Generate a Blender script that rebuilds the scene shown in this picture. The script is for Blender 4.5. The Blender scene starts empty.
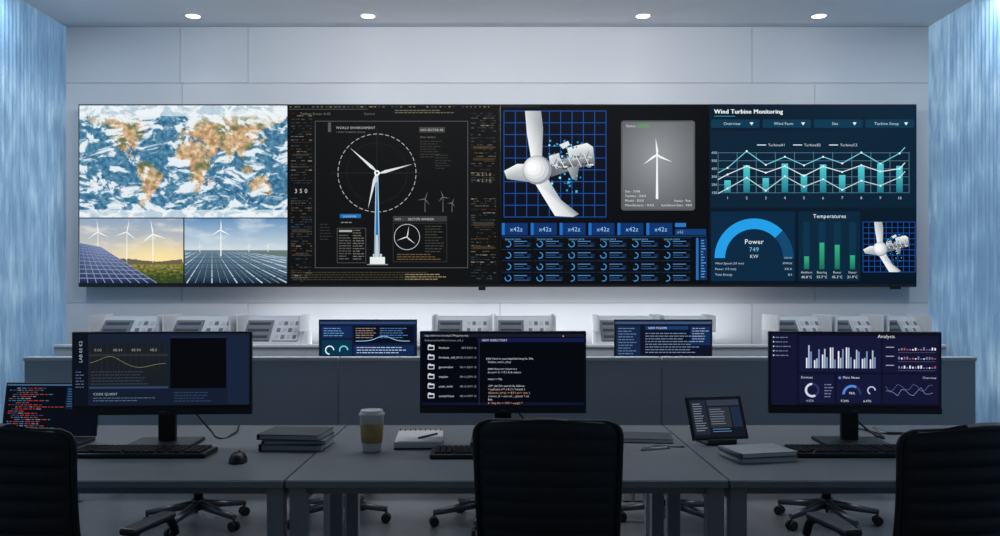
import bpy, bmesh, math, random
from mathutils import Vector, Matrix, noise, Euler
random.seed(7)
scene=bpy.context.scene
scene.view_settings.view_transform='Standard'
scene.view_settings.look='None'
F=850.0; CH=1.36; HY=290.0
DT=0.74   # desk top height
CEIL=3.60; WY=7.225; XL=-3.70; XR=3.655

# ---------------------------------------------------------------- helpers
def lin(c):
    if isinstance(c,str):
        c=c.lstrip('#'); c=tuple(int(c[i:i+2],16) for i in (0,2,4))
    r=[]
    for v in c[:3]:
        v=v/255.0
        r.append(v/12.92 if v<=0.04045 else ((v+0.055)/1.055)**2.4)
    return (r[0],r[1],r[2],1.0)

def mat(name,col,rough=.5,metal=0.0,var=.08,scale=12.0,bump=0.0,emit=None,estr=0.0,spec=.5):
    m=bpy.data.materials.new(name); m.use_nodes=True
    nt=m.node_tree; b=nt.nodes['Principled BSDF']
    b.inputs['Roughness'].default_value=rough
    b.inputs['Metallic'].default_value=metal
    b.inputs['Specular IOR Level'].default_value=spec
    c=lin(col)
    tc=nt.nodes.new('ShaderNodeTexCoord'); n=nt.nodes.new('ShaderNodeTexNoise')
    n.inputs['Scale'].default_value=scale; n.inputs['Detail'].default_value=4
    nt.links.new(tc.outputs['Object'],n.inputs['Vector'])
    cr=nt.nodes.new('ShaderNodeValToRGB')
    cr.color_ramp.elements[0].position=.3; cr.color_ramp.elements[1].position=.7
    cr.color_ramp.elements[0].color=tuple(v*(1-var) for v in c[:3])+(1,)
    cr.color_ramp.elements[1].color=tuple(min(1,v*(1+var)) for v in c[:3])+(1,)
    nt.links.new(n.outputs['Fac'],cr.inputs['Fac'])
    nt.links.new(cr.outputs['Color'],b.inputs['Base Color'])
    if bump>0:
        bp=nt.nodes.new('ShaderNodeBump'); bp.inputs['Strength'].default_value=bump
        nt.links.new(n.outputs['Fac'],bp.inputs['Height']); nt.links.new(bp.outputs['Normal'],b.inputs['Normal'])
    if emit:
        b.inputs['Emission Color'].default_value=lin(emit); b.inputs['Emission Strength'].default_value=estr
    return m

def link(o): scene.collection.objects.link(o); return o
def empty(name,loc=(0,0,0),yaw=0):
    e=bpy.data.objects.new(name,None); e.empty_display_size=.1
    e.location=loc; e.rotation_euler=(0,0,math.radians(yaw)); return link(e)
def mesh_obj(name,verts,faces,m,parent=None,smooth=False):
    me=bpy.data.meshes.new(name); me.from_pydata(verts,[],faces); me.update()
    if m: me.materials.append(m)
    if smooth:
        for p in me.polygons: p.use_smooth=True
    o=bpy.data.objects.new(name,me); link(o)
    if parent: o.parent=parent
    return o
def box(name,parent,c,s,m,bevel=.003,rot=None,seg=2):
    bm=bmesh.new(); bmesh.ops.create_cube(bm,size=1)
    for v in bm.verts: v.co=Vector((v.co.x*s[0],v.co.y*s[1],v.co.z*s[2]))
    if bevel>0: bmesh.ops.bevel(bm,geom=bm.edges[:],offset=min(bevel,min(s)*.45),segments=seg,affect='EDGES',profile=.5)
    me=bpy.data.meshes.new(name); bm.to_mesh(me); bm.free(); me.materials.append(m)
    o=bpy.data.objects.new(name,me); link(o); o.location=c
    if rot: o.rotation_euler=[math.radians(a) for a in rot]
    if parent: o.parent=parent
    return o
def cyl(name,parent,p0,p1,r0,r1,m,seg=24):
    p0=Vector(p0);p1=Vector(p1); d=p1-p0
    bm=bmesh.new(); bmesh.ops.create_cone(bm,cap_ends=True,segments=seg,radius1=r0,radius2=r1,depth=d.length)
    q=d.to_track_quat('Z','Y').to_matrix().to_4x4()
    bmesh.ops.transform(bm,matrix=Matrix.Translation((p0+p1)/2)@q,verts=bm.verts)
    me=bpy.data.meshes.new(name); bm.to_mesh(me); bm.free(); me.materials.append(m)
    for p in me.polygons: p.use_smooth=len(p.vertices)==4
    o=bpy.data.objects.new(name,me); link(o)
    if parent: o.parent=parent
    return o
def lathe(name,parent,prof,m,seg=40,loc=(0,0,0)):
    v=[];f=[]
    for r,z in prof:
        for k in range(seg):
            a=2*math.pi*k/seg; v.append((r*math.cos(a),r*math.sin(a),z))
    for i in range(len(prof)-1):
        for k in range(seg):
            a=i*seg+k;b=i*seg+(k+1)%seg; f.append((a,b,b+seg,a+seg))
    o=mesh_obj(name,v,f,m,parent,True); o.location=loc; return o
def tube(name,parent,pts,r,m,smooth=True):
    cu=bpy.data.curves.new(name,'CURVE'); cu.dimensions='3D'; cu.bevel_depth=r; cu.bevel_resolution=4; cu.use_fill_caps=True
    sp=cu.splines.new('BEZIER' if smooth else 'POLY')
    if smooth:
        sp.bezier_points.add(len(pts)-1)
        for b,p in zip(sp.bezier_points,pts): b.co=p; b.handle_left_type='AUTO'; b.handle_right_type='AUTO'
    else:
        sp.points.add(len(pts)-1)
        for b,p in zip(sp.points,pts): b.co=(p[0],p[1],p[2],1)
    cu.materials.append(m)
    o=bpy.data.objects.new(name,cu); link(o)
    if parent: o.parent=parent
    return o

# screen graphics material : colour attribute drives emission
def screen_mat(name,strength):
    m=bpy.data.materials.new(name); m.use_nodes=True; nt=m.node_tree; b=nt.nodes['Principled BSDF']
    a=nt.nodes.new('ShaderNodeAttribute'); a.attribute_name='Col'
    b.inputs['Base Color'].default_value=(.002,.002,.002,1); b.inputs['Roughness'].default_value=.5
    b.inputs['Specular IOR Level'].default_value=.04
    nt.links.new(a.outputs['Color'],b.inputs['Emission Color']); b.inputs['Emission Strength'].default_value=strength
    return m
M_SCR=screen_mat('display_pixels',1.0)

tempcol=bpy.data.collections.new('tmp'); scene.collection.children.link(tempcol)
class Canvas:
    def __init__(s,name,parent,cx,cy,sc,y0,z0=0,eps=.0004):
        s.name=name;s.parent=parent;s.cx=cx;s.cy=cy;s.sc=sc;s.y0=y0;s.z0=z0;s.eps=eps
        s.v=[];s.f=[];s.c=[];s.pend=[]
    def P(s,x,y,l): return ((x-s.cx)*s.sc, s.y0-l*s.eps, s.z0-(y-s.cy)*s.sc)
    def poly(s,pts,col,l=1):
        n=len(s.v)
        cols=col if isinstance(col,list) else [col]*len(pts)
        ar=sum(pts[i][0]*pts[(i+1)%len(pts)][1]-pts[(i+1)%len(pts)][0]*pts[i][1] for i in range(len(pts)))
        if ar>0: pts=pts[::-1]; cols=cols[::-1]
        for p,c in zip(pts,cols): s.v.append(s.P(p[0],p[1],l)); s.c.append(lin(c))
        s.f.append(tuple(range(n,n+len(pts))))
    def rect(s,x0,y0,x1,y1,col,l=1): s.poly([(x0,y0),(x1,y0),(x1,y1),(x0,y1)],col,l)
    def grad(s,x0,y0,x1,y1,ct,cb,l=1): s.poly([(x0,y0),(x1,y0),(x1,y1),(x0,y1)],[ct,ct,cb,cb],l)
    def frame(s,x0,y0,x1,y1,w,col,l=2):
        s.rect(x0,y0,x1,y0+w,col,l);s.rect(x0,y1-w,x1,y1,col,l);s.rect(x0,y0,x0+w,y1,col,l);s.rect(x1-w,y0,x1,y1,col,l)
    def line(s,p,q,w,col,l=2,w2=None):
        dx=q[0]-p[0];dy=q[1]-p[1];d=math.hypot(dx,dy) or 1; nx=-dy/d;ny=dx/d; a=w/2; b=(w2 if w2 is not None else w)/2
        s.poly([(p[0]+nx*a,p[1]+ny*a),(q[0]+nx*b,q[1]+ny*b),(q[0]-nx*b,q[1]-ny*b),(p[0]-nx*a,p[1]-ny*a)],col,l)
    def pline(s,pts,w,col,l=2):
        for a,b in zip(pts,pts[1:]): s.line(a,b,w,col,l)
    def disk(s,x,y,r,col,l=2,n=20): s.poly([(x+r*math.cos(2*math.pi*k/n),y+r*math.sin(2*math.pi*k/n)) for k in range(n)],col,l)
    def arc(s,x,y,r0,r1,a0,a1,col,l=2,n=24):   # degrees, 0 = right, ccw
        for k in range(n):
            a=math.radians(a0+(a1-a0)*k/n); b=math.radians(a0+(a1-a0)*(k+1)/n)
            s.poly([(x+r0*math.cos(a),y-r0*math.sin(a)),(x+r1*math.cos(a),y-r1*math.sin(a)),(x+r1*math.cos(b),y-r1*math.sin(b)),(x+r0*math.cos(b),y-r0*math.sin(b))],col,l)
    def rrect(s,x0,y0,x1,y1,r,col,l=1):
        pts=[]
        for cx,cy,a0 in ((x1-r,y0+r,-90),(x1-r,y1-r,0),(x0+r,y1-r,90),(x0+r,y0+r,180)):
            for k in range(5):
                a=math.radians(a0+22.5*k); pts.append((cx+r*math.cos(a),cy+r*math.sin(a)))
        s.poly(pts,col,l)
    def field(s,x0,y0,x1,y1,nx,ny,fn,l=1):
        n=len(s.v)
        for j in range(ny+1):
            for i in range(nx+1):
                x=x0+(x1-x0)*i/nx;y=y0+(y1-y0)*j/ny
                s.v.append(s.P(x,y,l)); s.c.append(lin(fn(x,y)))
        for j in range(ny):
            for i in range(nx):
                a=n+j*(nx+1)+i; s.f.append((a,a+nx+1,a+nx+2,a+1))
    def text(s,t,x,y,h,col,l=4,al='L',sx=1.0,bold=0,rot=0):
        """x,y = baseline pos, h = cap height px"""
        for rep in range(2 if bold else 1):
            cu=bpy.data.curves.new('t','FONT'); cu.body=t; cu.size=h/.70; cu.resolution_u=2
            cu.align_x={'L':'LEFT','C':'CENTER','R':'RIGHT'}[al]
            cu.space_character=1.06
            if h<3.6: cu.offset=-h*.012
            o=bpy.data.objects.new('t',cu); tempcol.objects.link(o)
            s.pend.append((o,x+rep*bold,y,col,l+rep*.3,sx,rot))
    def greek(s,x,y,w,n,col,dy=2.2,h=.9,l=3):
        for i in range(n):
            xx=x
            while xx<x+w*random.uniform(.6,1):
                ww=random.uniform(1.5,5); s.rect(xx,y+i*dy,min(xx+ww,x+w),y+i*dy+h,col,l); xx+=ww+.8
    def turb(s,x,y,yb,r,col,a0=90,w=1.2,l=3,tw=None,bw=None):
        tw=tw or w; bw=bw or w*1.2
        s.line((x,y),(x,yb),tw*.7,col,l,tw*1.3)
        for k in range(3):
            a=math.radians(a0+120*k); ca,sa=math.cos(a),-math.sin(a); nx,ny=-sa,ca
            s.poly([(x+nx*bw*.25,y+ny*bw*.25),(x+ca*r*.22+nx*bw*.8,y+sa*r*.22+ny*bw*.8),(x+ca*r,y+sa*r),(x+ca*r*.2-nx*bw*.35,y+sa*r*.2-ny*bw*.35),(x-nx*bw*.3,y-ny*bw*.3)],col,l+1)
        s.disk(x,y,bw*.8,col,l+2,12)
CANV=[]
def finish_canvases():
    bpy.context.view_layer.update(); dg=bpy.context.evaluated_depsgraph_get()
    for s in CANV:
        for o,x,y,col,l,sx,rot in s.pend:
            ev=o.evaluated_get(dg); me=ev.to_mesh(); n=len(s.v); c=lin(col); cr,sr=math.cos(math.radians(rot)),math.sin(math.radians(rot))
            for v in me.vertices:
                a=v.co.x*sx;b=v.co.y
                s.v.append(s.P(x+a*cr-b*sr, y-(a*sr+b*cr), l)); s.c.append(c)
            for p in me.polygons: s.f.append(tuple(n+i for i in p.vertices))
            ev.to_mesh_clear()
        me=bpy.data.meshes.new(s.name); me.from_pydata(s.v,[],s.f); me.update()
        at=me.color_attributes.new('Col','FLOAT_COLOR','POINT')
        flat=[k for c in s.c for k in c]; at.data.foreach_set('color',flat)
        me.materials.append(M_SCR)
        o=bpy.data.objects.new(s.name,me); link(o); o.parent=s.parent
    for o in list(tempcol.objects):
        cu=o.data; bpy.data.objects.remove(o); bpy.data.curves.remove(cu)
    bpy.data.collections.remove(tempcol)
def mix(a,b,t): t=max(0,min(1,t)); return tuple(a[i]*(1-t)+b[i]*t for i in range(3))

# ---------------------------------------------------------------- materials
M_WALL=mat('wall_panel_paint',(203,206,211),.6,var=.015,scale=1.5,bump=.01)
M_GAP=mat('wall_gap',(120,124,132),.8)
M_CEIL=mat('ceiling_paint',(222,224,227),.85,var=.02,scale=2)
M_FLOOR=mat('polished_concrete_floor',(104,107,111),.34,var=.22,scale=2.2,bump=.03)
M_DESK=mat('desk_laminate',(112,115,120),.45,var=.03,scale=5)
M_DESKE=mat('desk_edge',(148,151,156),.5,var=.03)
M_LEG=mat('desk_leg_steel',(158,160,164),.4,metal=.15,var=.03)
M_PANEL=mat('partition_laminate',(180,183,188),.5,var=.03,scale=3)
M_CAP=mat('partition_cap',(208,210,214),.4,var=.02)
M_CONS=mat('console_shell',(180,184,190),.45,var=.04)
M_CONSD=mat('console_dark_inset',(92,100,112),.35,var=.1)
M_BLK=mat('black_plastic',(20,21,24),.42,var=.15,scale=40)
M_BLK2=mat('dark_grey_plastic',(38,40,45),.45,var=.1,scale=40)
M_KEY=mat('keycap_plastic',(30,31,34),.55,var=.1,scale=60)
M_FAB=mat('chair_mesh_fabric',(28,30,34),.6,var=.2,scale=90,bump=.1)
M_FRAME=mat('video_wall_bezel',(12,13,16),.35,var=.1)
M_CHROME=mat('brushed_aluminium',(104,106,110),.4,metal=.9,var=.05)
M_WHITE=mat('paper_white',(208,208,205),.7,var=.03)
M_PAPER2=mat('paper_grey',(165,168,172),.7,var=.05)
M_CUP=mat('cup_paper',(220,216,206),.55,var=.02)
M_SLV=mat('cup_sleeve_kraft',(176,148,92),.8,var=.1,scale=60,bump=.1)
M_NB=mat('notebook_cover',(60,65,74),.6,var=.1)
M_FOLD=mat('folder_cover',(100,107,118),.6,var=.08)
M_DL=mat('downlight_lamp',(255,250,240),.5,emit=(255,248,235),estr=4.0)

# ---------------------------------------------------------------- room
YF=-1.5
box('floor',None,(0,(YF+WY)/2,-.05),(XR-XL+1.2,WY-YF+1,.1),M_FLOOR,0)
box('ceiling',None,(0,(YF+WY)/2,CEIL+.05),(XR-XL+1.2,WY-YF+1,.1),M_CEIL,0)
S=WY/F
wb=box('wall_back',None,(0,WY+.08,CEIL/2),(XR-XL+.6,.12,CEIL),M_GAP,0)
def wx(px): return (px-500)*S
def wz(py): return CH-(py-HY)*S
rows=[(CEIL,wz(83),[65,180,248,752,930]),(wz(83),wz(303),[65,182,815,930]),(wz(303),0.0,[65,248,500,752,930])]
k=0
for zt,zb,xs in rows:
    for a,b in zip(xs,xs[1:]):
        g=.0016; k+=1
        o=box('wall_panel_%d'%k,wb,(0,0,0),(wx(b)-wx(a)-2*g,.02,zt-zb-2*g),M_WALL,.002)
        o.location=((wx(a)+wx(b))/2,-.07,(zt+zb)/2-CEIL/2)
# ribbed glass side walls
def glass_mat():
    m=bpy.data.materials.new('ribbed_backlit_glass'); m.use_nodes=True; nt=m.node_tree; b=nt.nodes['Principled BSDF']
    tc=nt.nodes.new('ShaderNodeTexCoord')
    mp=nt.nodes.new('ShaderNodeMapping'); mp.inputs['Scale'].default_value=(1,9,1.6); nt.links.new(tc.outputs['Object'],mp.inputs['Vector'])
    n=nt.nodes.new('ShaderNodeTexNoise'); n.inputs['Scale'].default_value=2.0; n.inputs['Detail'].default_value=3; nt.links.new(mp.outputs['Vector'],n.inputs['Vector'])
    mp2=nt.nodes.new('ShaderNodeMapping'); mp2.inputs['Scale'].default_value=(1,.5,1.6); nt.links.new(tc.outputs['Object'],mp2.inputs['Vector'])
    n2=nt.nodes.new('ShaderNodeTexNoise'); n2.inputs['Scale'].default_value=1.2; n2.inputs['Detail'].default_value=2; nt.links.new(mp2.outputs['Vector'],n2.inputs['Vector'])
    mu=nt.nodes.new('ShaderNodeMath'); mu.operation='MULTIPLY'; nt.links.new(n.outputs['Fac'],mu.inputs[0]); nt.links.new(n2.outputs['Fac'],mu.inputs[1])
    cr=nt.nodes.new('ShaderNodeValToRGB'); nt.links.new(mu.outputs[0],cr.inputs['Fac'])
    e=cr.color_ramp.elements; e[0].position=.10; e[0].color=lin((110,146,180)); e[1].position=.44; e[1].color=lin((180,212,234))
    x=e.new(.25); x.color=lin((134,172,204))
    nt.links.new(cr.outputs['Color'],b.inputs['Base Color']); nt.links.new(cr.outputs['Color'],b.inputs['Emission Color'])
    b.inputs['Emission Strength'].default_value=.24; b.inputs['Roughness'].default_value=.35
    return m
M_GLASS=glass_mat()
def ribwall(name,x,sgn):
    v=[];f=[]; N=2000; y0,y1=YF,WY+.02
    for i in range(N+1):
        y=y0+(y1-y0)*i/N; a=.012*abs(math.sin(math.pi*(y-y0)/.05))
        xx=x+sgn*(-a)
        v.append((xx,y,0));v.append((xx,y,CEIL))
    for i in range(N):
        a=2*i; f.append((a,a+2,a+3,a+1) if sgn<0 else (a,a+1,a+3,a+2))
    mesh_obj(name,v,f,M_GLASS)
ribwall('wall_left',XL,-1); ribwall('wall_right',XR,1)

# downlights
for px in (193,368,643,819):
    s=(CEIL-CH)/(HY-16); X=(px-500)*s; Y=s*F
    e=empty('recessed_downlight',(X,Y,CEIL))
    lathe('trim_ring',e,[(.056,-.001),(.060,-.005),(.074,-.004),(.078,0.0)],M_CAP)
    lathe('lamp_disc',e,[(0.0001,-.002),(.056,-.002)],M_DL)
    L=bpy.data.lights.new('downlight_beam','SPOT'); L.energy=3; L.spot_size=math.radians(95); L.spot_blend=.9; L.color=(1,.97,.93); L.shadow_soft_size=.06
    o=bpy.data.objects.new('beam',L); link(o); o.location=(0,-.02,-.03); o.parent=e

# ---------------------------------------------------------------- video wall
VY=WY-.13; VS=VY/F
vw=empty('video_wall',(0,VY,0))
def vx(px): return (px-500)*VS
def vzz(py): return CH-(py-HY)*VS
box('cabinet',vw,((vx(78)+vx(917))/2,.045,(vzz(104)+vzz(287))/2),(vx(917)-vx(78),.085,vzz(104)-vzz(287)),M_FRAME,.006)
box('sensor_pod',vw,(vx(482),.03,vzz(288.5)),(.06,.04,.03),M_FRAME,.004)
box('sensor_pod_b',vw,(vx(897),.03,vzz(288)),(.08,.04,.02),M_FRAME,.004)
c=Canvas('video_wall_picture',vw,500,HY,VS,0,CH,eps=.0005); CANV.append(c)

# -- screen 1 : map and photos
polys=[[(-165,68),(-130,70),(-95,72),(-80,68),(-60,55),(-68,45),(-80,32),(-82,26),(-95,29),(-97,20),(-88,16),(-80,8),(-95,15),(-107,22),(-117,33),(-125,42),(-130,55),(-150,60),(-165,60)],
[(-80,8),(-60,8),(-50,0),(-35,-7),(-40,-22),(-55,-35),(-68,-52),(-73,-50),(-71,-20),(-81,-5)],
[(-17,15),(-8,33),(10,37),(32,31),(43,12),(51,11),(40,-5),(35,-22),(20,-35),(13,-15),(9,4),(-8,5)],
[(-9,37),(-8,43),(0,49),(10,55),(6,60),(20,70),(60,70),(100,77),(140,73),(180,68),(160,58),(140,52),(128,40),(120,30),(108,20),(105,8),(98,15),(90,22),(80,8),(73,20),(60,25),(57,18),(45,13),(35,28),(36,36),(27,38),(20,38),(12,44),(3,43),(-2,37)],
[(114,-22),(130,-12),(142,-11),(153,-27),(148,-38),(135,-33),(116,-35)],
[(98,4),(104,-6),(115,-8),(120,-3),(117,5),(108,2)],[(-8,52),(-3,59),(1,52),(-5,50)],[(131,32),(141,36),(142,44),(138,40)],[(44,-16),(50,-16),(46,-25)]]
bbs=[(min(p[0] for p in q),max(p[0] for p in q),min(p[1] for p in q),max(p[1] for p in q)) for q in polys]
def inside(x,y):
    for q,b in zip(polys,bbs):
        if not(b[0]<=x<=b[1] and b[2]<=y<=b[3]): continue
        r=False;j=len(q)-1
        for i in range(len(q)):
            xi,yi=q[i];xj,yj=q[j]
            if (yi>y)!=(yj>y) and x<(xj-xi)*(y-yi)/(yj-yi)+xi: r=not r
            j=i
        if r: return True
    return False
def fbm(p,o=5,g=.55):
    r=0;a=1;fq=1
    for _ in range(o): r+=a*noise.noise(p*fq); a*=g; fq*=2.07
    return r
def mapcol(x,y):
    lon=-180+(x-80)/207*360; lat=84-(y-105)/113*152
    w=noise.noise_vector(Vector((x*.22,y*.22,3)))*1.0+noise.noise_vector(Vector((x*.6,y*.6,8)))*.7
    land=inside(lon+w.x*6,lat+w.y*5)
    n1=fbm(Vector((x*.2,y*.2,9)),5,.65)
    if land:
        col=mix((166,126,86),(236,208,170),.5+n1*.7)
        g=fbm(Vector((x*.07,y*.07,20)),4)
        if abs(lat)<14 or lat>36: g+=.2
        col=mix(col,(98,112,74),max(0,g*1.4-.05))
        if lat>56: col=mix(col,(206,212,206),(lat-56)/18)
    else:
        col=mix((40,92,130),(104,158,184),.45+n1*.6)
    if lat>69 or lat<-57: col=mix(col,(226,236,242),.75)
    w2=noise.noise_vector(Vector((x*.035,y*.045,1)))*1.0+noise.noise_vector(Vector((x*.10,y*.12,6)))*.3
    p=Vector((x*.065+w2.x*1.1,y*.12+w2.y*1.1,5))
    cl=fbm(p,7,.62)
    wisp=fbm(Vector((x*.13+w2.x*2,y*.34+w2.y*2,14)),5,.6)
    k=cl*1.5+wisp*.4+.10-(.34 if land and abs(lat)<48 else 0)+(abs(lat)/90)**2*.5
    k=max(0,min(1,k)); k=k*k*(3-2*k)
    return mix(col,(240,246,250),min(.93,k*1.15))
c.field(79.5,105.5,287.3,217.5,420,226,mapcol,1)
# photo a (solar + turbines at sunrise)
def sun(x,y):
    base=mix((142,166,194),(232,214,186),(y-218)/42)
    base=mix(base,(226,222,216),max(0,fbm(Vector((x*.04,y*.12,3)),5))*.9)
    d=math.hypot((x-158)/60,(y-260)/24); return mix((255,230,160),base,d)
c.field(79.5,218.5,183.5,283,104,60,sun,1)
def grass(x,y): return mix((160,148,72),(50,68,32),(y-262)/16+fbm(Vector((x*.3,y*.6,1)),4)*.7)
c.field(110,263,183.5,283,80,30,grass,2)
def hill(x): return 260+1.4*math.sin(x*.09)+noise.noise(Vector((x*.4,0,0)))*1.2
pt=[(x,hill(x)) for x in range(100,184,2)]+[(183.5,264.5),(100,264.5)]
c.poly(pt,(106,98,76),3)
c.turb(98,232,262,13,(250,248,244),95,.8,3); c.turb(127,232,263,13,(250,248,244),80,.8,3); c.turb(153,234,263,15,(255,252,246),100,.9,3)
def pv(t,u):
    return (79.5+ (21.5+56*u)*t, 243+ (4)*t*(1-u)+40*u)
c.poly([(79.5,243),(101,247),(157,283),(79.5,283)],[(88,108,156),(110,128,170),(30,44,84),(20,32,72)],6)
for i in range(12):
    u=(i/12)**1.5; c.line(pv(0,u),pv(1,u),.3+u*.5,(140,154,184),7)
for i in range(10):
    t=i/9; c.line(pv(t,0),pv(t,.998),.25,(140,154,184),7,.8)
# photo b
def sky2(x,y):
    b=mix((98,142,186),(208,220,226),((y-218.5)/32)**.8); return mix(b,(224,230,234),max(0,fbm(Vector((x*.03,y*.1,33)),5))*.8)
c.field(184.5,218.5,287.3,251,80,26,sky2,1)
c.grad(184.5,251,287.3,283,(96,124,142),(20,40,60),1)
for i in range(-22,30):
    x1=212+i*8.4; x0=212+i*1.7
    xa,ya,xb,yb=x0,252,x1,283
    if x0<185 or x0>286: continue
    if x1<185.2: t=(185.2-x0)/(x1-x0); xb=185.2; yb=252+31*t
    if x1>286.6: t=(286.6-x0)/(x1-x0); xb=286.6; yb=252+31*t
    c.line((xa,ya),(xb,yb),.2,(112,142,164) if i%3 else (184,204,216),3,.7 if i%3 else 1.3)
for y,w_ in ((255,.3),(258.5,.4),(263,.5),(269,.6),(277,.8)): c.rect(184.5,y,287.3,y+w_,(48,72,94),4)
c.poly([(240,252),(287.3,252),(287.3,257),(262,254)],(104,122,112),5)
c.rect(184.5,250.2,287.3,252,(106,126,134),2)
c.turb(221,230,256,11,(252,253,254),90,.9,5); c.turb(249,246,252,4,(235,240,244),80,.5,5); c.turb(200,246,252,4,(235,240,244),100,.5,5); c.turb(268,246,252,4,(235,240,244),60,.5,5)
c.rect(183.4,218,184.6,283,(20,22,26),5)

# -- screen 2 : dark technical display
BG2=(13,14,16)
c.rect(288,105,499,284,BG2,1)
for i in range(46):
    x=290+i*4.4
    if random.random()<.8: c.rect(x,106.5,x+random.uniform(1,3.6),107.3,random.choice([(120,112,96),(70,74,80),(170,130,70)]),2)
c.rect(289,109,368,109.5,(90,90,92),2); c.text('Turbine Sector A-02',300,115,2.4,(130,128,122)); c.text('Control',364,115,2.2,(130,128,122)); 
c.greek(395,110,70,2,(112,106,92)); 
for side,(xa,xb) in enumerate(((291,312),(471,496))):
    y=113
    while y<281:
        if abs(y-191)<7: y+=1; continue
        col=random.choice([(100,80,50),(78,76,70),(130,124,112),(56,78,88),(80,56,42)])
        xx=xa
        while xx<xb:
            w=random.uniform(1,5)
            if random.random()<.55: c.rect(xx,y,min(xx+w,xb),y+random.choice([.6,.8,1.1]),mix(col,BG2,random.uniform(0,.5)),2)
            xx+=w+.9
        y+=random.choice([2.4,2.4,3.4])
c.text('3 5 0',301,193,4.2,(196,196,190),al='C')
for yy in (176,182): c.text('A 2 1 0',484,yy,3.2,(150,150,145),al='C')
for (a,b) in ((146,3),(158,2.5),(222,4),(246,3)): c.rect(473,a,494,a+b,(62,50,34),1.5); c.rect(292,a+8,309,a+8+b*.6,(60,48,32),1.5)
c.frame(315,121,468,268,.45,(100,102,106),2)
c.rect(328,122.5,331,132,(85,88,92),2)
c.text('WORLD ENVIRONMENT',336,129,2.4,(200,200,196)); c.text('7 WIND TURBINES ONLINE',336,133,1.6,(120,120,118))
c.rect(419,127,445,132.5,(64,64,62),2); c.text('HYS /SECTOR AB',420.5,130.9,2.0,(215,215,208))
c.text('Date Update',420,138,2,(130,130,125)); c.greek(420,141,22,7,(66,64,60),2.6,.7)
c.greek(435,155,16,6,(60,60,58),2.6,.7)
for k in range(40):
    c.arc(377,173,38.7,39.3,k*9,k*9+5.8,(190,193,196),3,2)
c.arc(377,173,30,30.35,0,360,(40,42,46),2,40)
c.line((330,173),(420,173),.35,(50,52,56),2); c.line((377,128),(377,215),.35,(50,52,56),2)
c.line((377,173),(377,262),2.4,(186,208,224),3,6.0); c.line((377,182),(377,235),1.1,(30,120,190),4,3.2)
c.line((375.2,235),(374.6,258),.5,(40,44,48),5); c.line((378.6,235),(379.4,258),.5,(40,44,48),5)
c.rect(370,257,385,264,(232,236,238),5); c.rect(373,254,382,257,(200,204,208),5); c.rect(367,264,388,265,(140,144,148),5)
for a in (137,14,256):
    ar=math.radians(a);ca,sa=math.cos(ar),-math.sin(ar);nx,ny=-sa,ca
    c.poly([(377+nx*1.0,173+ny*1.0),(377+ca*8+nx*2.2,173+sa*8+ny*2.2),(377+ca*37,173+sa*37),(377+ca*8-nx*.8,173+sa*8-ny*.8)],(222,228,232),6)
c.disk(377,173,2.8,(245,247,248),7); c.disk(377,173,1.2,(60,70,80),8)
c.rect(340,214,361,218,(24,110,176),2.5); c.text('LOCATION',343,217.2,1.7,(210,228,240)); c.greek(341,222,18,1,(140,140,136))
c.frame(337,228,366,263,.4,(90,92,94),2); c.rect(339,230,352,232,(170,170,166),3)
c.greek(339,235,12,10,(100,100,96),2.6,.8); c.greek(353,230,11,12,(120,118,112),2.6,.8)
c.rect(393,216,447,221.5,(58,58,58),2); c.text('HYS -',395,220.3,2.2,(200,200,196)); c.text('SECTOR WINDER',408,220.3,2.2,(215,215,210))
c.frame(393,223,447,262,.4,(60,62,64),2)
c.arc(407,237,12.4,13,0,360,(190,194,198),3,36)
c.turb(407,237,237.5,11,(215,220,224),80,.6,4,bw=1.1)
c.greek(425,226,20,10,(78,76,70),2.8,.7); c.greek(397,254,46,3,(104,88,56),2.4,.9)
for x,y,r in ((425,199,8),(443,197,7),(452,203,5)): c.turb(x,y,212,r,(120,126,132),random.uniform(40,110),.4,3,bw=.6)
c.greek(293,272,200,4,(70,64,50),2.4,.8); c.greek(405,274,50,3,(150,136,104),2.4,.9)
c.greek(320,224,12,6,(60,60,58),3,.7)

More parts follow.
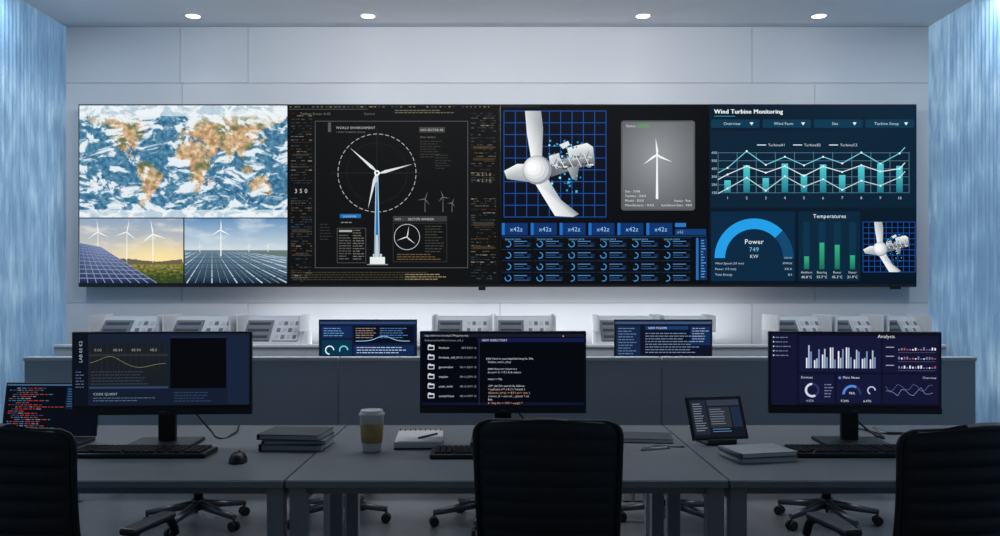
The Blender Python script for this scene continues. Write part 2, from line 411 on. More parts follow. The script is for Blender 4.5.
# -- screen 3
BG3=(6,8,12)
c.rect(500.8,105,708,284,BG3,1)
c.rect(502,105.5,540,107.5,(26,34,48),2)
GB=(24,84,170)
def hubimage(X0,Y0,X1,Y1,ox,oy,k,l):
    c.rect(X0,Y0,X1,Y1,(4,10,26),l)
    n=9
    for i in range(n+1):
        x=X0+(X1-X0)*i/n; y=Y0+(Y1-Y0)*i/n
        c.rect(x-.35*k**.3,Y0,x+.35*k**.3,Y1,GB,l+1); c.rect(X0,y-.35*k**.3,X1,y+.35*k**.3,GB,l+1)
    def T(p): return (min(X1,max(X0,ox+p[0]*k)),min(Y1,max(Y0,oy+p[1]*k)))
    def poly(pts,col,ll): c.poly([T(p) for p in pts],col,l+ll)
    # nacelle: bedplate, generator and open casing
    poly([(8,-10),(20,-12),(52,-18),(57,-16),(58,-7),(46,-5),(32,-1),(14,5)],[(104,110,116),(150,156,160),(176,182,186),(150,156,160),(92,100,108),(84,92,100),(120,128,136),(90,96,104)],3)
    poly([(30,-24),(50,-29),(56,-25),(57,-15),(33,-11)],[(236,239,240),(250,251,251),(220,224,226),(150,158,164),(190,196,200)],3.2)
    poly([(12,-16),(22,-19),(24,-10),(13,-7)],[(235,238,240),(210,215,218),(150,156,162),(190,196,200)],3.6)
    for i in range(34):
        x=random.uniform(14,53);y=random.uniform(-19,-4); w=random.uniform(1.5,5);h=random.uniform(.7,2)
        g=random.choice([(40,46,54),(226,230,232),(150,158,164),(60,68,78),(200,206,210)])
        c.rect(*T((x,y)),*T((x+w,y+h)),g,l+4+i*.04)
    for i in range(5):
        c.line(T((14+i*8,-12-i*2)),T((20+i*8,-3-i*.8)),.9*k,(214,220,224),l+5.6); c.line(T((20+i*8,-13-i*2)),T((14+i*8,-2-i*.8)),.7*k,(110,118,126),l+5.5)
    poly([(22,-27),(31,-31),(33,-27),(26,-23)],(225,230,234),7)
    poly([(30,-4),(42,-6),(40,9),(35,7)],[(180,186,190),(120,128,134),(90,98,106),(140,146,152)],4)
    # blades
    poly([(-12,-62),(4,-62),(6,-44),(5,-14),(-6,-14),(-10,-38)],[(214,218,220),(160,166,172),(150,156,162),(186,190,194),(250,251,252),(244,246,247)],5)
    poly([(-34,-1),(-30,7),(-8,10),(-6,-8),(-20,-8)],[(238,240,242),(168,174,178),(150,156,160),(225,228,230),(248,250,250)],5)
    poly([(-3,10),(9,4),(24,28),(42,42),(36,45),(18,44)],[(250,251,252),(205,210,214),(164,170,176),(120,128,134),(205,208,212),(244,246,247)],5)
    # hub
    c.disk(*T((0,-2)),14.5*k,(150,156,162),l+6,28); c.disk(*T((-1.2,-2.8)),13*k,(200,205,209),l+7,28); c.disk(*T((-2.6,-3.6)),10.5*k,(224,227,229),l+7.4,28); c.disk(*T((-3.8,-4.4)),7.8*k,(242,244,245),l+7.7,24); c.disk(*T((-5,-5)),4.8*k,(253,253,253),l+8,24)
    for i in range(34):
        x=random.uniform(10,44);y=random.uniform(0,26) if i%2 else random.uniform(-32,-16); w=random.uniform(1,2.2)
        a=T((x,y));b=T((x+w,y+w)); c.rect(a[0],a[1],b[0],b[1],random.choice([(60,200,235),(30,150,210),(160,235,250)]),l+9)
hubimage(504,111,606,217,537,172,1.0,1.2)
c.rrect(621,120.5,695,210.5,3,(84,88,92),2)
c.field(622.5,122,693.5,209,8,12,lambda x,y: mix((152,156,160),(92,96,100),math.hypot((x-657)/50,(y-158)/60)),3)
c.turb(657,155,199,17,(246,248,249),95,1.6,4,tw=1.9,bw=2.0)
c.rect(638,124,649,127.5,(96,150,104),4); c.text('Status :',626,127.2,2.6,(235,238,240),5)
for i,t in enumerate(('Site : XXX','Turbine : XXX','Model : XXX','Manufacturer : XXX')): c.text(t,625,192.5+4.6*i,2.3,(240,242,244),6)
c.text('Status : Run',691,201.8,2.3,(240,242,244),6,'R'); c.text('Installation Date : XXX',692,206.3,2.3,(240,242,244),6,'R',sx=.92)
for i in range(6):
    x=501.8+i*28.9
    c.rect(x,223,x+26,235,(10,50,108),2); c.rect(x,223,x+3,235,(30,110,200),3); c.text('x42z',x+14.5,231.4,4.4,(150,200,245),5,'C')
c.rect(675,223,686,227,(40,120,200),2); c.rect(675,229,706,235,(16,60,120),2); c.text('x42',677,233.4,2.8,(150,200,245))
for ci in range(6):
    x=503+ci*31.8
    for ri in range(4):
        y=241+ri*11.4
        c.rect(x-1.2,y-3.2,x+29,y-2.8,(20,60,110),2)
        c.arc(x+5,y+3,2.4,3.3,90,-160+random.uniform(-60,60),(50,150,215),3,12)
        c.rect(x+11,y,x+24,y+.7,(80,145,200),3); c.rect(x+11,y+2.4,x+21,y+3.0,(44,90,145),3); c.rect(x+11,y+4.6,x+26,y+5.2,(54,108,165),3)
        if ri==0: c.text('SENSOR DATA',x+2,y-.8,1.6,(120,180,225))
        c.rect(x+24,y+1.5,x+28,y+5.5,(12,40,80),2.5)
c.rect(696,238,698.5,280,(26,110,190),3); c.rect(700,238,707,280,(14,48,96),2)
for i in range(14): c.rect(701,240+i*2.8,701+random.uniform(2,5),241+i*2.8,(80,160,220),3)
c.rect(502,236,707,236.4,(30,90,150),2)

# -- screen 4
def bg4(x,y): return mix(mix((7,26,44),(9,38,58),(x-709)/208),(5,18,34),(y-105)/180)
c.field(709,105,916.5,284,12,10,bg4,1)
c.text('Wind Turbine Monitoring',714,113.6,4.3,(242,247,250),4,bold=.35)
c.rect(714,116,735,116.5,(40,170,180),3)
for i,t in enumerate(('Overview','Wind Farm','Site','Turbine Setup')):
    x=711+i*51.5; c.rrect(x,119.5,x+48.5,127.8,1.5,(11,56,82),2)
    c.text(t,x+21,125,2.8,(214,232,240),4,'C'); c.poly([(x+38.5,122.4),(x+42.5,122.4),(x+40.5,125.4)],(235,244,248),4)
c.rect(711,131,915.5,207.5,(8,34,54),1.8)
for i,t in enumerate(('TurbineA1','TurbineB2','TurbineC3')):
    x=757+i*36; c.line((x,145),(x+9,145),.9,(214,232,238),3); c.text(t,x+11,146.3,2.6,(215,230,238))
for i in range(6):
    y=156-3.4+i*8.0; c.text(str(600-100*i),717,y+1.3,2.5,(200,220,230),al='R')
    c.rect(718,y,909,y+.4,(96,136,156),2.2)
for i in range(11): c.rect(718+i*19.1-.2,152,718+i*19.1+.25,193,(96,136,156),2.2)
ycol=[.42,.92,.5,.98,.62,.95,.6,.9,.98,.9]
A=[];B=[];C_=[]
for i in range(10):
    x=727.5+i*19.1
    h=ycol[i]*30; c.poly([(x-3.2,193-h),(x+3.2,193-h),(x+3.2,193),(x-3.2,193)],[(80,206,214),(80,206,214),(24,112,132),(24,112,132)],3)
    c.text(str(i+1),x,199.3,2.8,(206,224,232),al='C')
    for arr,lo in ((A,(154,165)),(B,(166,174)),(C_,(178,188))): arr.append((x,lo[(i+1)%2]+random.uniform(-3,3)))
for arr,col in ((A,(120,214,232)),(B,(232,244,248)),(C_,(196,226,234))):
    arr=[(718,arr[0][1]+5)]+arr+[(905,arr[-1][1]-6)]
    c.pline(arr,.8,col,4)
    for p in arr[1:-1]: c.disk(p[0],p[1],1.0,(240,250,252),5,10)
# power gauge
c.rrect(711,211.5,795,281,1.5,(8,40,66),2)
c.arc(754,258,29,39.5,0,180,(16,72,112),3,40); c.arc(754,258,29,39.5,44,180,(34,158,232),4,34)
c.text('Power',754,244,4.8,(226,240,248),5,'C'); c.text('749',754,251.6,4.4,(120,186,226),5,'C'); c.text('KW',754,258,3.4,(214,232,242),5,'C')
for i,(t,v) in enumerate((('Wind Speed (10 min)','MW/H'),('Power (10 min)','XX.X'),('Total Energy','8.6'))):
    c.text(t,715,264.4+i*5.6,2.2,(198,220,232),5); c.text(v,792,264.4+i*5.6,2.2,(198,220,232),5,'R')
c.text('SW/H',792,259,2.1,(170,200,216),5,'R')
# temperatures
c.rrect(798.5,211.5,860,281,1.5,(8,38,60),2); c.text('Temperatures',829.5,218,3.8,(226,240,248),5,'C')
for i,(t,v,h) in enumerate((('Ambient','46.0°C',12),('Bearing','55.7°C',25),('Rotor','45.3°C',23),('Stator','21.9°C',13))):
    x=806.5+i*15.3; c.rect(x-3.4,222,x+3.4,270,(11,50,74),3)
    c.poly([(x-2.4,269-h*1.05),(x+2.4,269-h*1.05),(x+2.4,269),(x-2.4,269)],[(52,176,128),(52,176,128),(20,112,84),(20,112,84)],4)
    c.text(t,x,273.4,2.2,(214,228,236),5,'C'); c.text(v,x,278.2,2.5,(242,248,250),5,'C')
hubimage(863,222,915,272,880,250,.5,2.2)
for x in (288,499.6,708.4): c.rect(x-.4,104.5,x+.4,284.5,(4,5,7),12)

# ---------------------------------------------------------------- monitors
def monitor(pxc,pyc,wpx,hpx,s,yaw,draw,base_z=DT):
    X=(pxc-500)*s; Y=s*F; zc=CH-(pyc-HY)*s-base_z
    e=empty('computer_monitor',(X,Y,base_z),yaw)
    w=wpx*s;h=hpx*s
    box('display_shell',e,(0,.0,zc),(w,.022,h),M_BLK,.004)
    box('rear_housing',e,(0,.028,zc),(w*.55,.04,h*.6),M_BLK2,.012)
    box('chin',e,(0,-.012,zc-h/2+.014),(w*.998,.004,.026),M_BLK2,.001)
    box('logo_mark',e,(0,-.0142,zc-h/2+.013),(.03,.001,.004),M_CHROME,0)
    box('stand_column',e,(0,.055,(zc)/2),(.07,.025,zc),M_BLK,.006)
    box('stand_hinge',e,(0,.045,zc-.02),(.09,.05,.08),M_BLK2,.008)
    box('stand_base',e,(0,.03,.007),(.26,.20,.014),M_BLK,.006)
    box('base_foot_lip',e,(0,-.06,.009),(.20,.012,.012),M_BLK2,.003)
    cv=Canvas('display_picture',e,pxc,pyc,s,-.0112,zc,eps=.00015); CANV.append(cv)
    draw(cv); return e
def d_left(c):
    c.grad(77,333.5,249,405,(24,34,54),(18,28,46),1)
    c.rect(77,333.5,91,405,(12,18,30),2); c.text('LAB 03 K2',85.5,362,3.2,(170,186,204),4,rot=90)
    c.greek(79,371,8,6,(80,98,126),3,.9)
    c.rect(92,339,169,386,(26,31,37),2); c.rect(92,339,169,343,(26,34,50),3); c.rect(92,386,169,388,(50,66,96),3)
    for i in range(14): c.rect(93+i*5.6,343,93.2+i*5.6,370,(48,54,56),3)
    for i,t in enumerate(('0:00','48:44','48:44','48:0')): c.text(t,97+i*18,351,2.8,(150,152,142),5)
    c.rect(92,353.5,169,356,(42,46,46),2.5)
    pts=[(93+i*1.6,363-7*math.exp(-((i-12)/8)**2)+4*math.exp(-((i-30)/9)**2)) for i in range(47)]; c.pline(pts,.35,(140,136,100),5)
    for i in range(5): c.greek(94,371+i*3,72,1,(56,66,78),3,.8)
    c.rect(171,336,226,388,(6,8,12),2); c.rect(171,336,226,338,(30,40,60),3)
    c.rect(227,336,248,404,(24,36,58),2)
    c.rect(92,390,226,404,(20,30,48),2); c.text('CODE QUANT',96,394.6,2.4,(170,186,204)); c.greek(96,397,60,2,(80,98,124),2.6,.8)
    c.greek(175,392,40,4,(50,66,94),2.8,.8)
def d_mid(c):
    c.rect(422,333.5,584,405,(6,8,16),1)
    c.rect(422,333.5,584,337,(22,26,44),2); c.text('/algorithm/src/reverbg/C/Mupg/keymap',425,336.2,1.8,(200,208,220)); 
    c.rect(478,338,584,342,(18,28,70),2); c.text('NEW DIRECTORY',482,341.1,2.1,(224,228,240)); c.disk(563,336,.8,(220,120,120),4); c.text('Reference/new/file/src/ncon_old_a',425,341,1.8,(150,158,175))
    for i in range(6):
        y=346+i*9.6
        c.rrect(428,y-1,434.6,y+3.8,.6,(206,210,220),3); c.rect(428.6,y-1.8,431,y,(206,210,220),3); c.rect(428.8,y+.4,433.8,y+3.1,(20,24,40),4)
        c.text(('firedesk','firedesk_old_01','gamemaker','tmpdas','scsci_tools','sunnyVision')[i],439,y+2.6,2.1,(216,219,228))
        c.text('08.%d.2019 12'%(i+9),476.5,y+2.6,1.9,(160,166,180),al='R')
    c.rect(479,342.4,479.4,404,(50,60,90),3)
    rows=['### Used in searchqahide/temp1x 306,','firefox_var/ir_(2ix)','','### Have ser there is a','# cars= 5; = 8 ) & & return','','make = f 8p','','elif*: ## File search by default:','= ppFunc( x** ) & (<, *clumb )','dlkcaren_int=p -= $,0 ( xt = xim; },','xclaren_$ = inst ent _xplus() * ad','$dn','#  Sing the = 10,0 = xargs) *']
    for i,t in enumerate(rows): c.text(t,488 if i else 486,359.3+i*3.4,1.95,[(216,218,228),(232,170,130),(200,206,220)][(i*7)%3] if i>8 else (212,216,226),4)
    c.rect(422,402,584,405,(14,20,44),2)
def d_right(c):
    c.rect(771.5,333.5,936.5,405,(15,16,38),1)
    c.rect(771.5,333.5,797,405,(20,22,48),2); c.greek(776,337,16,5,(110,118,160),4.5,.9)
    for i in range(5): c.rect(773.5,336.6+i*4.5,774.7,338+i*4.5,(200,208,240),3)
    c.rrect(799,336,879,372,1.2,(21,24,54),2)
    for i in range(9):
        x=806+i*7.8
        for j,col in enumerate(((232,235,242),(180,192,214),(120,150,196))):
            h=random.uniform(7,24); c.rect(x+j*2.1,368-h,x+j*2.1+1.4,368,col,3)
    c.rrect(881,336,935,372,1.2,(20,22,50),2); c.text('Analysis',876,337.8,3.4,(238,240,248))
    for j in range(3):
        for i in range(14):
            h=random.uniform(.8,3.2); c.rect(896+i*2.7,350+j*9-h,897.5+i*2.7,350+j*9,random.choice([(170,84,96),(120,130,170),(220,224,235)]),3)
        c.rect(884,346.5+j*9,892,347.3+j*9,(160,166,190),3); c.rect(896,352+j*9,932,352.3+j*9,(90,94,130),3)
    c.rrect(799,374,834,403,1.2,(21,24,54),2); c.text('Devices',801,378.4,2.4,(214,220,238)); c.arc(812,390,5,7.2,0,360,(44,50,100),3); c.arc(812,390,5,7.2,90,300,(210,214,230),4)
    c.greek(824,384,9,5,(120,128,168),3,.9); c.text('4.52%',806,401.6,2.1,(180,186,210))
    c.rrect(836,374,879,403,1.2,(21,24,54),2); c.text('Main News',842,378.4,2.4,(226,230,242)); c.disk(839,377.6,1.3,(90,140,230),4)
    c.arc(851,394,7,9.4,0,180,(44,50,100),3); c.arc(851,394,7,9.4,60,180,(80,135,215),4); c.text('96%',851,394,2.4,(230,234,244),al='C')
    c.text('9.24%',840,401.6,2.2,(235,238,248)); c.text('6.47%',862,401.6,2.2,(235,238,248)); c.arc(870,390,3,4.2,0,250,(190,195,220),4)
    c.rrect(881,374,935,403,1.2,(20,22,50),2); c.text('Overview',933,378.2,2.2,(200,206,226),al='R')
    for off,col in ((0,(100,118,175)),(4,(150,160,200))):
        pts=[(884+i*3.8,389+off+3*math.sin(i*1.5+off)-random.uniform(0,3)) for i in range(13)]; c.pline(pts,.3,col,4)
monitor(163,373,176,83,.00398,3,d_left)
monitor(503,372,166,82,.00405,0,d_mid)
monitor(854,372.5,169,82,.00400,-3,d_right)

def r_left(c):
    c.rect(320,321.5,416,356,(14,26,54),1); c.rect(320,321.5,416,324,(44,70,116),2)
    c.rrect(322,326,352,338,1,(18,40,82),2); c.rrect(354,326,414,343,1,(8,14,32),2)
    c.greek(324,328,24,4,(110,155,205),2.4,.7); c.greek(356,328,20,5,(170,150,130),2.3,.6); c.greek(380,328,30,5,(90,135,190),2.3,.6)
    c.pline([(356+i*2,341-5*math.exp(-((i-14)/5)**2)) for i in range(28)],.6,(150,205,240),3)
    c.rect(322,340,352,355,(8,52,74),2); c.arc(330,350,3.4,4.6,0,270,(220,235,245),3); c.arc(344,350,3.4,4.6,0,200,(120,210,240),3)
    c.rrect(354,345,414,355,1,(18,40,82),2); c.greek(357,347,54,3,(180,200,225),2.6,.8)
def r_right(c):
    c.rect(615,321.5,711,356,(12,18,38),1); c.rect(615,321.5,711,324,(60,84,124),2)
    c.rect(616,325.5,640,356,(22,38,70),2); c.greek(618,328,18,10,(110,138,180),2.8,.7); c.rect(645,326,688,329.6,(24,58,108),2); c.text('NEW FOLDER',648,328.9,2.0,(220,232,245))
    c.greek(645,333,60,8,(126,146,178),2.7,.7); c.rect(690,326,710,345,(18,44,88),2); c.greek(692,328,16,6,(160,175,198),2.6,.7)
monitor(368,343,98,47,.0067,0,r_left)
monitor(663,343,98,47,.0067,0,r_right)
# laptop far left
def laptop(X,Y,yaw):
    e=empty('laptop_computer',(X,Y,DT),yaw); w,h=.40,.22
    box('base',e,(0,-.13,.009),(w,.26,.016),M_BLK2,.004); box('keys',e,(0,-.09,.0178),(w*.86,.12,.002),M_KEY,.0005); box('touchpad',e,(0,-.2,.0176),(.11,.07,.0015),M_BLK,.0005)
    lid=empty('lid',(0,0,.018)); lid.parent=e; lid.rotation_euler=(math.radians(-10),0,0)
    box('lid_shell',lid,(0,.004,h/2),(w,.009,h),M_BLK2,.003)
    c=Canvas('display_picture',lid,0,0,.001,-.001,h/2,eps=.0003); CANV.append(c)
    c.rect(-193,-103,193,101,(8,12,22),1); c.rect(-193,-103,193,-97,(70,98,130),2)
    for i in range(21):
        xx=-180+random.choice([0,15,30])
        while xx<150*random.uniform(-.8,.9): 
            w_=random.uniform(6,24); c.rect(xx,-88+i*8.6,xx+w_,-85+i*8.6,random.choice([(60,112,146),(160,62,54),(160,62,54),(120,130,145),(60,72,92)]),3); xx+=w_+5
    c.rect(60,-92,186,0,(16,30,52),2)
    for i in range(8): c.rect(66,-84+i*10,66+random.uniform(30,100),-81+i*10,(60,100,140),4)
laptop(-1.86,3.50,-2)

# ---------------------------------------------------------------- desks
def desk(name,x0,x1,y0,y1,z=DT):
    e=empty(name,((x0+x1)/2,(y0+y1)/2,0)); w=x1-x0; d=y1-y0
    box('top',e,(0,0,z-.0125),(w,d,.025),M_DESK,.003)
    box('edge_band',e,(0,-d/2-.001,z-.0135),(w-.004,.004,.022),M_DESKE,.0015)
    for i,sx in enumerate((-1,1)):
        for j,sy in enumerate((-1,1)):
            box('leg_%d'%(i*2+j+1),e,(sx*(w/2-.035),sy*(d/2-.05),(z-.027)/2+.004),(.055,.055,z-.035),M_LEG,.004)
            cyl('foot_%d'%(i*2+j+1),e,(sx*(w/2-.035),sy*(d/2-.05),0),(sx*(w/2-.035),sy*(d/2-.05),.008),.02,.02,M_BLK,12)
        box('side_rail_%d'%i,e,(sx*(w/2-.035),0,z-.06),(.04,d-.14,.05),M_LEG,.003)
    box('front_rail',e,(0,-d/2+.08,z-.045),(w-.12,.03,.03),M_LEG,.003)
    box('rear_rail',e,(0,d/2-.05,z-.055),(w-.12,.03,.05),M_LEG,.003)
    box('cable_tray',e,(0,d/2-.16,z-.11),(w*.7,.14,.05),M_BLK2,.004)
    return e
for a,b in ((-2.15,-.705),(-.70,.745),(.75,2.20)): desk('office_desk',a,b,2.77,3.90)
for a,b in ((-2.75,-.955),(-.95,.85),(.855,2.70)): desk('office_desk',a,b,5.42,6.02)

def partition(name,x0,x1,y,zt,zb,th=.05):
    e=empty(name,((x0+x1)/2,y,0)); w=x1-x0
    box('panel',e,(0,0,(zt+zb)/2),(w,th,zt-zb),M_PANEL,.003)
    box('cap_rail',e,(0,0,zt+.008),(w+.004,th+.02,.02),M_CAP,.004)
    box('lower_rail',e,(0,-th/2-.004,zb+.02),(w,.01,.04),M_LEG,.002)
    for sx in (-1,1):
        box('post_%d'%(sx+2),e,(sx*(w/2-.05),0,zb/2+.01),(.05,.04,zb-.02),M_LEG,.003)
        box('foot_%d'%(sx+2),e,(sx*(w/2-.05),0,.0125),(.07,.28,.025),M_LEG,.004)
    return e
for a,b in ((-2.46,-.84),(-.83,.83),(.84,2.46)): partition('partition_screen',a,b,4.42,.995,.52)
for a,b in ((-3.2,-1.07),(-1.06,1.06),(1.07,3.2)): partition('partition_screen',a,b,6.12,.95,.52)

# ---------------------------------------------------------------- control consoles
def console(px0,px1):
    s=.0077; Y=s*F; x0=(px0-500)*s;x1=(px1-500)*s; w=x1-x0
    e=empty('control_console',((x0+x1)/2,Y,0))
    prof=[(0,0),(0,.90),(.02,.94),(.24,1.135),(.27,1.15),(.42,1.15),(.42,0)]
    v=[];f=[];n=len(prof)
    for sx in (-1,1):
        for (y,z) in prof: v.append((sx*w/2,y,z))
    f.append(tuple(range(n))[::-1]); f.append(tuple(range(n,2*n)))
    for i in range(n): j=(i+1)%n; f.append((i,j,j+n,i+n))
    o=mesh_obj('shell',v,f,M_CONS,e)
    bm=bmesh.new(); bm.from_mesh(o.data); bmesh.ops.recalc_face_normals(bm,faces=bm.faces); bmesh.ops.bevel(bm,geom=bm.edges[:],offset=.008,segments=2,affect='EDGES'); bm.to_mesh(o.data); bm.free()
    ang=math.degrees(math.atan2(.195,.22))
    def inset(n_,u,vv,su,sv,m,t=.012):
        y=.02+.22*vv; z=.94+.195*vv
        nrm=Vector((0,-math.sin(math.radians(ang)),math.cos(math.radians(ang))))*.004
        box(n_,e,(u*w,y+nrm.y,z+nrm.z),(su*w,sv*.294,t),m,.002,rot=(ang,0,0))
    inset('meter_panel',-.22,.5,.42,.78,M_CONSD)
    inset('button_plate',.24,.5,.40,.78,M_PANEL)
    for i in range(4):
        for j in range(3): inset('button_%d_%d'%(i,j),.10+i*.092,.24+j*.26,.06,.14,M_CONSD if (i+j)%2 else M_PAPER2,.02)
    for j in range(3): inset('meter_slot_%d'%j,-.22,.25+j*.25,.34,.10,M_BLK2,.018)
    box('side_cheek_l',e,(-w/2+.006,.2,1.10),(.014,.40,.13),M_CAP,.004)
    box('side_cheek_r',e,(w/2-.006,.2,1.10),(.014,.40,.13),M_CAP,.004)
for a,b in ((88,158),(162,230),(236,300),(432,492),(494,556),(598,660),(664,716),(778,832),(836,884),(888,932)): console(a,b)

# ---------------------------------------------------------------- chairs
def chair(X,Y,yaw,top=.99,hw=.215,rib=.004,armx=.285,arms=True,lift=0.0):
    e=empty('office_chair',(X,Y,0),yaw)
    for k in range(5):
        a=math.radians(90+72*k); ca,sa=math.cos(a),math.sin(a)
        cyl('base_leg_%d'%k,e,(ca*.03,sa*.03,.115),(ca*.29,sa*.29,.078),.026,.016,M_CHROME,12)
        cyl('caster_stem_%d'%k,e,(ca*.285,sa*.285,.085),(ca*.285,sa*.285,.045),.007,.007,M_CHROME,10)
        for q in (-1,1):
            t=Vector((-sa,ca,0))*q
            p=Vector((ca*.285,sa*.285,.028)); cyl('caster_%d_%d'%(k,q+1),e,p+t*.006,p+t*.024,.028,.026,M_BLK,20)
    cyl('hub',e,(0,0,.09),(0,0,.15),.042,.036,M_BLK2); cyl('gas_lift_sleeve',e,(0,0,.14),(0,0,.28),.026,.026,M_BLK); cyl('gas_lift_rod',e,(0,0,.27),(0,0,.42),.015,.015,M_CHROME)
    box('tilt_mechanism',e,(0,-.02,.425),(.16,.24,.05),M_BLK2,.012)
    o=box('seat',e,(0,.02,.475),(.47,.45,.065),M_FAB,.03,seg=5)
    for p in o.data.polygons: p.use_smooth=True
    # back shell
    nu,nv=28,120; z0=.50; v=[];f=[]; H=top-z0
    for j in range(nv+1):
        t=j/nv; z=z0+H*t; r=.04; r2=.09
        w=hw*(.93+.07*t)
        dz=(z-(top-r)); 
        if dz>0: w=w-r+math.sqrt(max(0,r*r-dz*dz))
        db=((z0+r2)-z)
        if db>0: w=w-r2+math.sqrt(max(0,r2*r2-db*db))
        for i in range(nu+1):
            u=-1+2*i/nu; x=u*w
            yb=-.20-.08*t-.03*math.sin(t*math.pi)*(1-.3*u*u)+.05*u*u
            yb-=rib*abs(math.sin(math.pi*z/.045))**.6*(1 if abs(u)<.86 else 0)
            v.append((x,yb,z-.012*u*u*t))
    for j in range(nv):
        for i in range(nu):
            a=j*(nu+1)+i; f.append((a,a+1,a+nu+2,a+nu+1))
    b=mesh_obj('backrest',v,f,M_FAB,e,True); md=b.modifiers.new('thick','SOLIDIFY'); md.thickness=.028; md.offset=-1
    per=[j*(nu+1)+nu for j in range(0,nv+1,2)]+[j*(nu+1) for j in range(nv,-1,-2)]
    tube('backrest_rim',e,[Vector(v[i]) for i in per],.008,M_BLK,False)
    tube('back_support',e,[(0,-.06,.42),(0,-.20,.43),(0,-.262,.50),(0,-.275,.66)],.02,M_BLK)
    if arms:
      for sx in (-1,1):
        q=sx*armx; L=lift
        tube('arm_frame_%d'%(sx+1),e,[(sx*.15,-.04,.44),(q*.95,-.05,.46),(q,-.09,.52),(q*1.01,-.17,.60+L),(q*1.01,-.13,.655+L),(q*1.01,-.02,.67+L),(q,.06,.655+L),(q*.99,.09,.61+L)],.012,M_BLK)
        box('arm_pad_%d'%(sx+1),e,(q*1.01,-.05,.677+L),(.05,.20,.02),M_BLK2,.009,seg=3)
    return e
chair(.155,2.64,-5,.998,.208,arms=False)
chair(-1.30,2.50,-12,1.0,.238,.011,.33,lift=.03)
chair(1.225,2.49,12,1.0,.238,.011,.31,lift=.03)
for X,Y,yw in ((-1.75,4.93,25),(-.95,4.98,-20),(-.1,4.95,30),(1.0,4.95,10),(1.9,4.95,-25)): chair(X,Y,yw,.93)

# ---------------------------------------------------------------- desk items
def keyboard(X,Y,w,yaw=0):
    e=empty('computer_keyboard',(X,Y,DT),yaw); d=.15
    box('body',e,(0,0,.009),(w,d,.018),M_BLK,.005)
    v=[];f=[]
    def key(x,y,a,b):
        n=len(v); z0=.017;z1=.026
        for (dx,dy,z,k) in ((-1,-1,z0,1),(1,-1,z0,1),(1,1,z0,1),(-1,1,z0,1),(-1,-1,z1,.8),(1,-1,z1,.8),(1,1,z1,.8),(-1,1,z1,.8)): v.append((x+dx*a/2*k,y+dy*b/2*k,z))
        for q in ((4,5,6,7),(0,1,5,4),(1,2,6,5),(2,3,7,6),(3,0,4,7)): f.append(tuple(n+i for i in q))
    p=w/23.5
    for r in range(6):
        y=.058-r*.0225
        x=-w/2+p*.8; xe=w/2-p*.8
        col=0
        while x<xe-p*.5:
            kw=p*(6 if (r==5 and col==3) else 1)
            if not (col in (15,)): key(x+kw/2,y,kw*.92,.019)
            x+=kw; col+=1 if kw<p*2 else 6
            if col in (14,18) : x+=p*.4
    mesh_obj('keys',v,f,M_KEY,e)
keyboard(-1.345,3.20,.52,0); keyboard(-.01,3.19,.50,1); keyboard(1.315,3.21,.47,0)
def mouse(X,Y,yaw):
    e=empty('computer_mouse',(X,Y,DT),yaw)
    v=[];f=[];n=16;m_=24
    for j in range(n+1):
        ph=math.pi/2*j/n
        for i in range(m_):
            a=2*math.pi*i/m_; r=math.cos(ph)**.7 if j<n else 0
            v.append((.032*r*math.cos(a)*(1-.12*math.sin(a)),.056*r*math.sin(a),.036*math.sin(ph)*(1-.15*math.sin(a)*r)))
    for j in range(n):
        for i in range(m_): a=j*m_+i;b=j*m_+(i+1)%m_; f.append((a,b,b+m_,a+m_))
    f.append(tuple(range(m_))[::-1])
    mesh_obj('shell',v,f,M_BLK,e,True); cyl('scroll_wheel',e,(-.003,.03,.029),(.003,.03,.029),.008,.008,M_BLK2,16)
    return e
mouse(-.945,3.07,10); mouse(1.66,3.18,0)
# coffee cup
e=empty('coffee_cup',(-.493,3.27,DT))
lathe('cup_body',e,[(.0001,.001),(.034,.001),(.036,.004),(.046,.140),(.0475,.142),(.0475,.145)],M_CUP)
lathe('cardboard_sleeve',e,[(.0385,.035),(.0402,.036),(.0458,.108),(.0442,.109)],M_SLV)
lathe('lid',e,[(.0495,.138),(.050,.143),(.0485,.147),(.044,.149),(.043,.158),(.040,.160),(.037,.157),(.0001,.156)],M_WHITE)
# stack of folders
e=empty('folder_stack',(-.80,3.36,DT),-3)
z=0
for i,(t,m_,dx,r) in enumerate(((.026,M_NB,0,0),(.016,M_FOLD,.006,4),(.022,M_NB,-.005,-3))):
    p=empty('folder_%d'%i,(dx,0,z),r); p.parent=e
    box('cover_bottom',p,(0,0,.0015),(.245,.20,.003),m_,.001); box('papers',p,(.003,0,t/2),(.232,.190,t-.006),M_PAPER2,.001)
    box('cover_top',p,(0,0,t-.0015),(.245,.20,.003),m_,.001); box('spine',p,(-.121,0,t/2),(.004,.20,t),m_,.001)
    z+=t
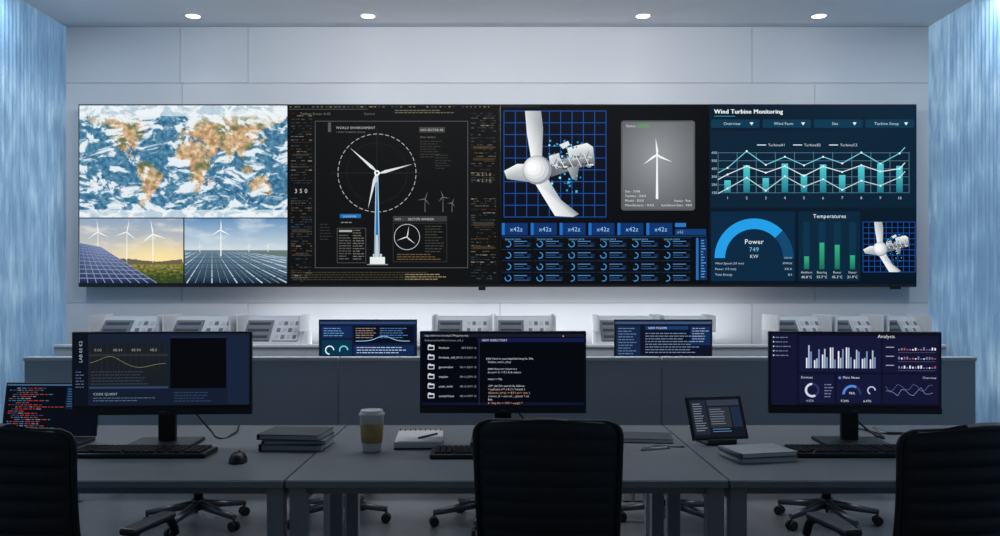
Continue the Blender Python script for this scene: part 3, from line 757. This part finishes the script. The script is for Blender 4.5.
# spiral notebook
e=empty('spiral_notebook',(-.325,3.435,DT),3)
box('cover_back',e,(0,0,.004),(.19,.27,.004),M_NB,.001)
box('page_block',e,(0,-.002,.018),(.186,.262,.024),M_WHITE,.002)
box('loose_sheet',e,(.004,.003,.0312),(.18,.255,.002),M_WHITE,0,rot=(0,0,3))
for i in range(9):
    x=-.085+i*.021; tube('ring_%d'%i,e,[(x,.118,.032),(x,.132,.038),(x,.140,.018),(x,.132,.004)],.0018,M_BLK2)
tube('pen',e,[(.0,-.08,.036),(.07,.02,.036)],.004,M_BLK2)
for n_,(X,Y,yw,covers) in (('closed_notebook',(.60,3.52,-8,(M_NB,))),('notebook_stack',(.95,3.13,10,(M_PAPER2,M_FOLD)))):
    e=empty(n_,(X,Y,DT),yw)
    for i,m_ in enumerate(covers):
        z=i*.019
        box('cover_bottom_%d'%i,e,(0,0,z+.0015),(.22,.17,.003),m_,.001,rot=(0,0,i*4)); box('pages_%d'%i,e,(0,0,z+.009),(.214,.164,.012),M_WHITE,.001,rot=(0,0,i*4)); box('cover_top_%d'%i,e,(0,0,z+.0165),(.22,.17,.003),m_ if i<1 else M_PAPER2,.001,rot=(0,0,i*4))
        cyl('spine_%d'%i,e,(-.11,-.085,z+.0095),(-.11,.085,z+.0095),.009,.009,m_,12)
for (X,Y,a,m_) in ((.60,3.30,20,M_WHITE),(.66,3.36,-12,M_WHITE),(1.55,3.55,30,M_BLK2)):
    e=empty('ballpoint_pen',(X,Y,DT+.0045),a); cyl('barrel',e,(-.06,0,0),(.055,0,0),.0045,.0045,m_,12); cyl('tip',e,(.055,0,0),(.07,0,-.003),.0045,.001,M_CHROME,12); box('clip',e,(-.035,0,.006),(.04,.003,.002),M_CHROME,.0005)
# tablet on a small stand
e=empty('tablet_computer',(.885,3.42,DT),12)
box('stand_foot',e,(0,.045,.005),(.13,.13,.010),M_BLK2,.004)
box('stand_lip',e,(0,-.022,.014),(.12,.016,.018),M_BLK2,.003)
tube('stand_arm',e,[(0,.095,.01),(0,.085,.05),(0,.052,.10)],.008,M_BLK2)
lid=empty('tilted_tablet',(0,-.010,.020)); lid.parent=e; lid.rotation_euler=(math.radians(-24),0,0)
box('tablet_shell',lid,(0,.004,.09),(.245,.008,.180),M_BLK,.0035,seg=3)
c=Canvas('display_picture',lid,0,0,.001,-.0008,.09,eps=.0002); CANV.append(c)
c.rect(-112,-80,112,80,(20,24,34),1); c.rect(-106,-74,-40,68,(34,40,52),2); c.rect(-34,-74,106,-50,(50,58,74),2); c.rect(-34,-44,60,40,(44,50,58),2)
c.greek(-98,-60,50,12,(150,160,175),10,2.4); c.greek(-28,-36,76,7,(130,140,155),10,2.4); c.greek(-28,46,110,2,(110,150,190),10,2.4); c.rect(66,-44,106,40,(30,44,66),2)
# small folded papers at right, cables
e=empty('paper_documents',(1.75,3.72,DT),-15)
for i in range(3): box('sheet_%d'%i,e,(i*.006,0,.002+i*.004),(.2,.15,.003),M_PAPER2 if i%2 else M_FOLD,.0005,rot=(0,0,i*7))
for X in (-1.34,.02,1.415):
    e=empty('power_cable',(X,3.5,DT))
    tube('cord',e,[(.06,.08,.10),(.13,.06,.03),(.17,.03,.006),(.20,.12,.006),(.16,.34,.006)],.004,M_BLK)

finish_canvases()

# ---------------------------------------------------------------- lights
def area(name,loc,target,sx,sy,en,col):
    L=bpy.data.lights.new(name,'AREA'); L.shape='RECTANGLE'; L.size=sx; L.size_y=sy; L.energy=en; L.color=col
    o=bpy.data.objects.new(name,L); link(o); o.location=loc
    o.rotation_euler=(Vector(target)-Vector(loc)).to_track_quat('-Z','Y').to_euler(); return o
area('added_wall_wash',(0,5.2,3.52),(0,7.2,1.1),4.0,.5,80,(.99,.995,1))  # unseen area lamp added overhead to brighten the back wall
area('added_overhead_fill',(0,4.4,3.55),(0,4.8,0),4.0,.8,22,(.96,.98,1))  # fill lamp added out of view for general brightness over the desks
area('hidden_uplight_fill',(0,6.98,.9),(0,6.9,3.6),4.0,.12,13,(1,1,1))  # added lamp hidden behind the consoles, lifts the ceiling and lower wall
for x,a in ((XL+.12,4),(XR-.12,-4)):
    area('added_side_wash',(x,5.4,3.56),(x,5.4,0),.12,1.6,22,(.86,.94,1)).rotation_euler=Euler((0,math.radians(a),0))  # strip lamps added out of view to brighten the tops of the glass walls
w=bpy.data.worlds.new('world'); scene.world=w; w.use_nodes=True
w.node_tree.nodes['Background'].inputs[0].default_value=(.70,.78,.90,1); w.node_tree.nodes['Background'].inputs[1].default_value=.09

cam=bpy.data.cameras.new('camera'); cam.sensor_width=36; cam.lens=36*F/1000; cam.shift_y=.022; cam.clip_end=50
co=bpy.data.objects.new('camera',cam); link(co); co.location=(0,0,CH); co.rotation_euler=(math.pi/2,0,0); scene.camera=co
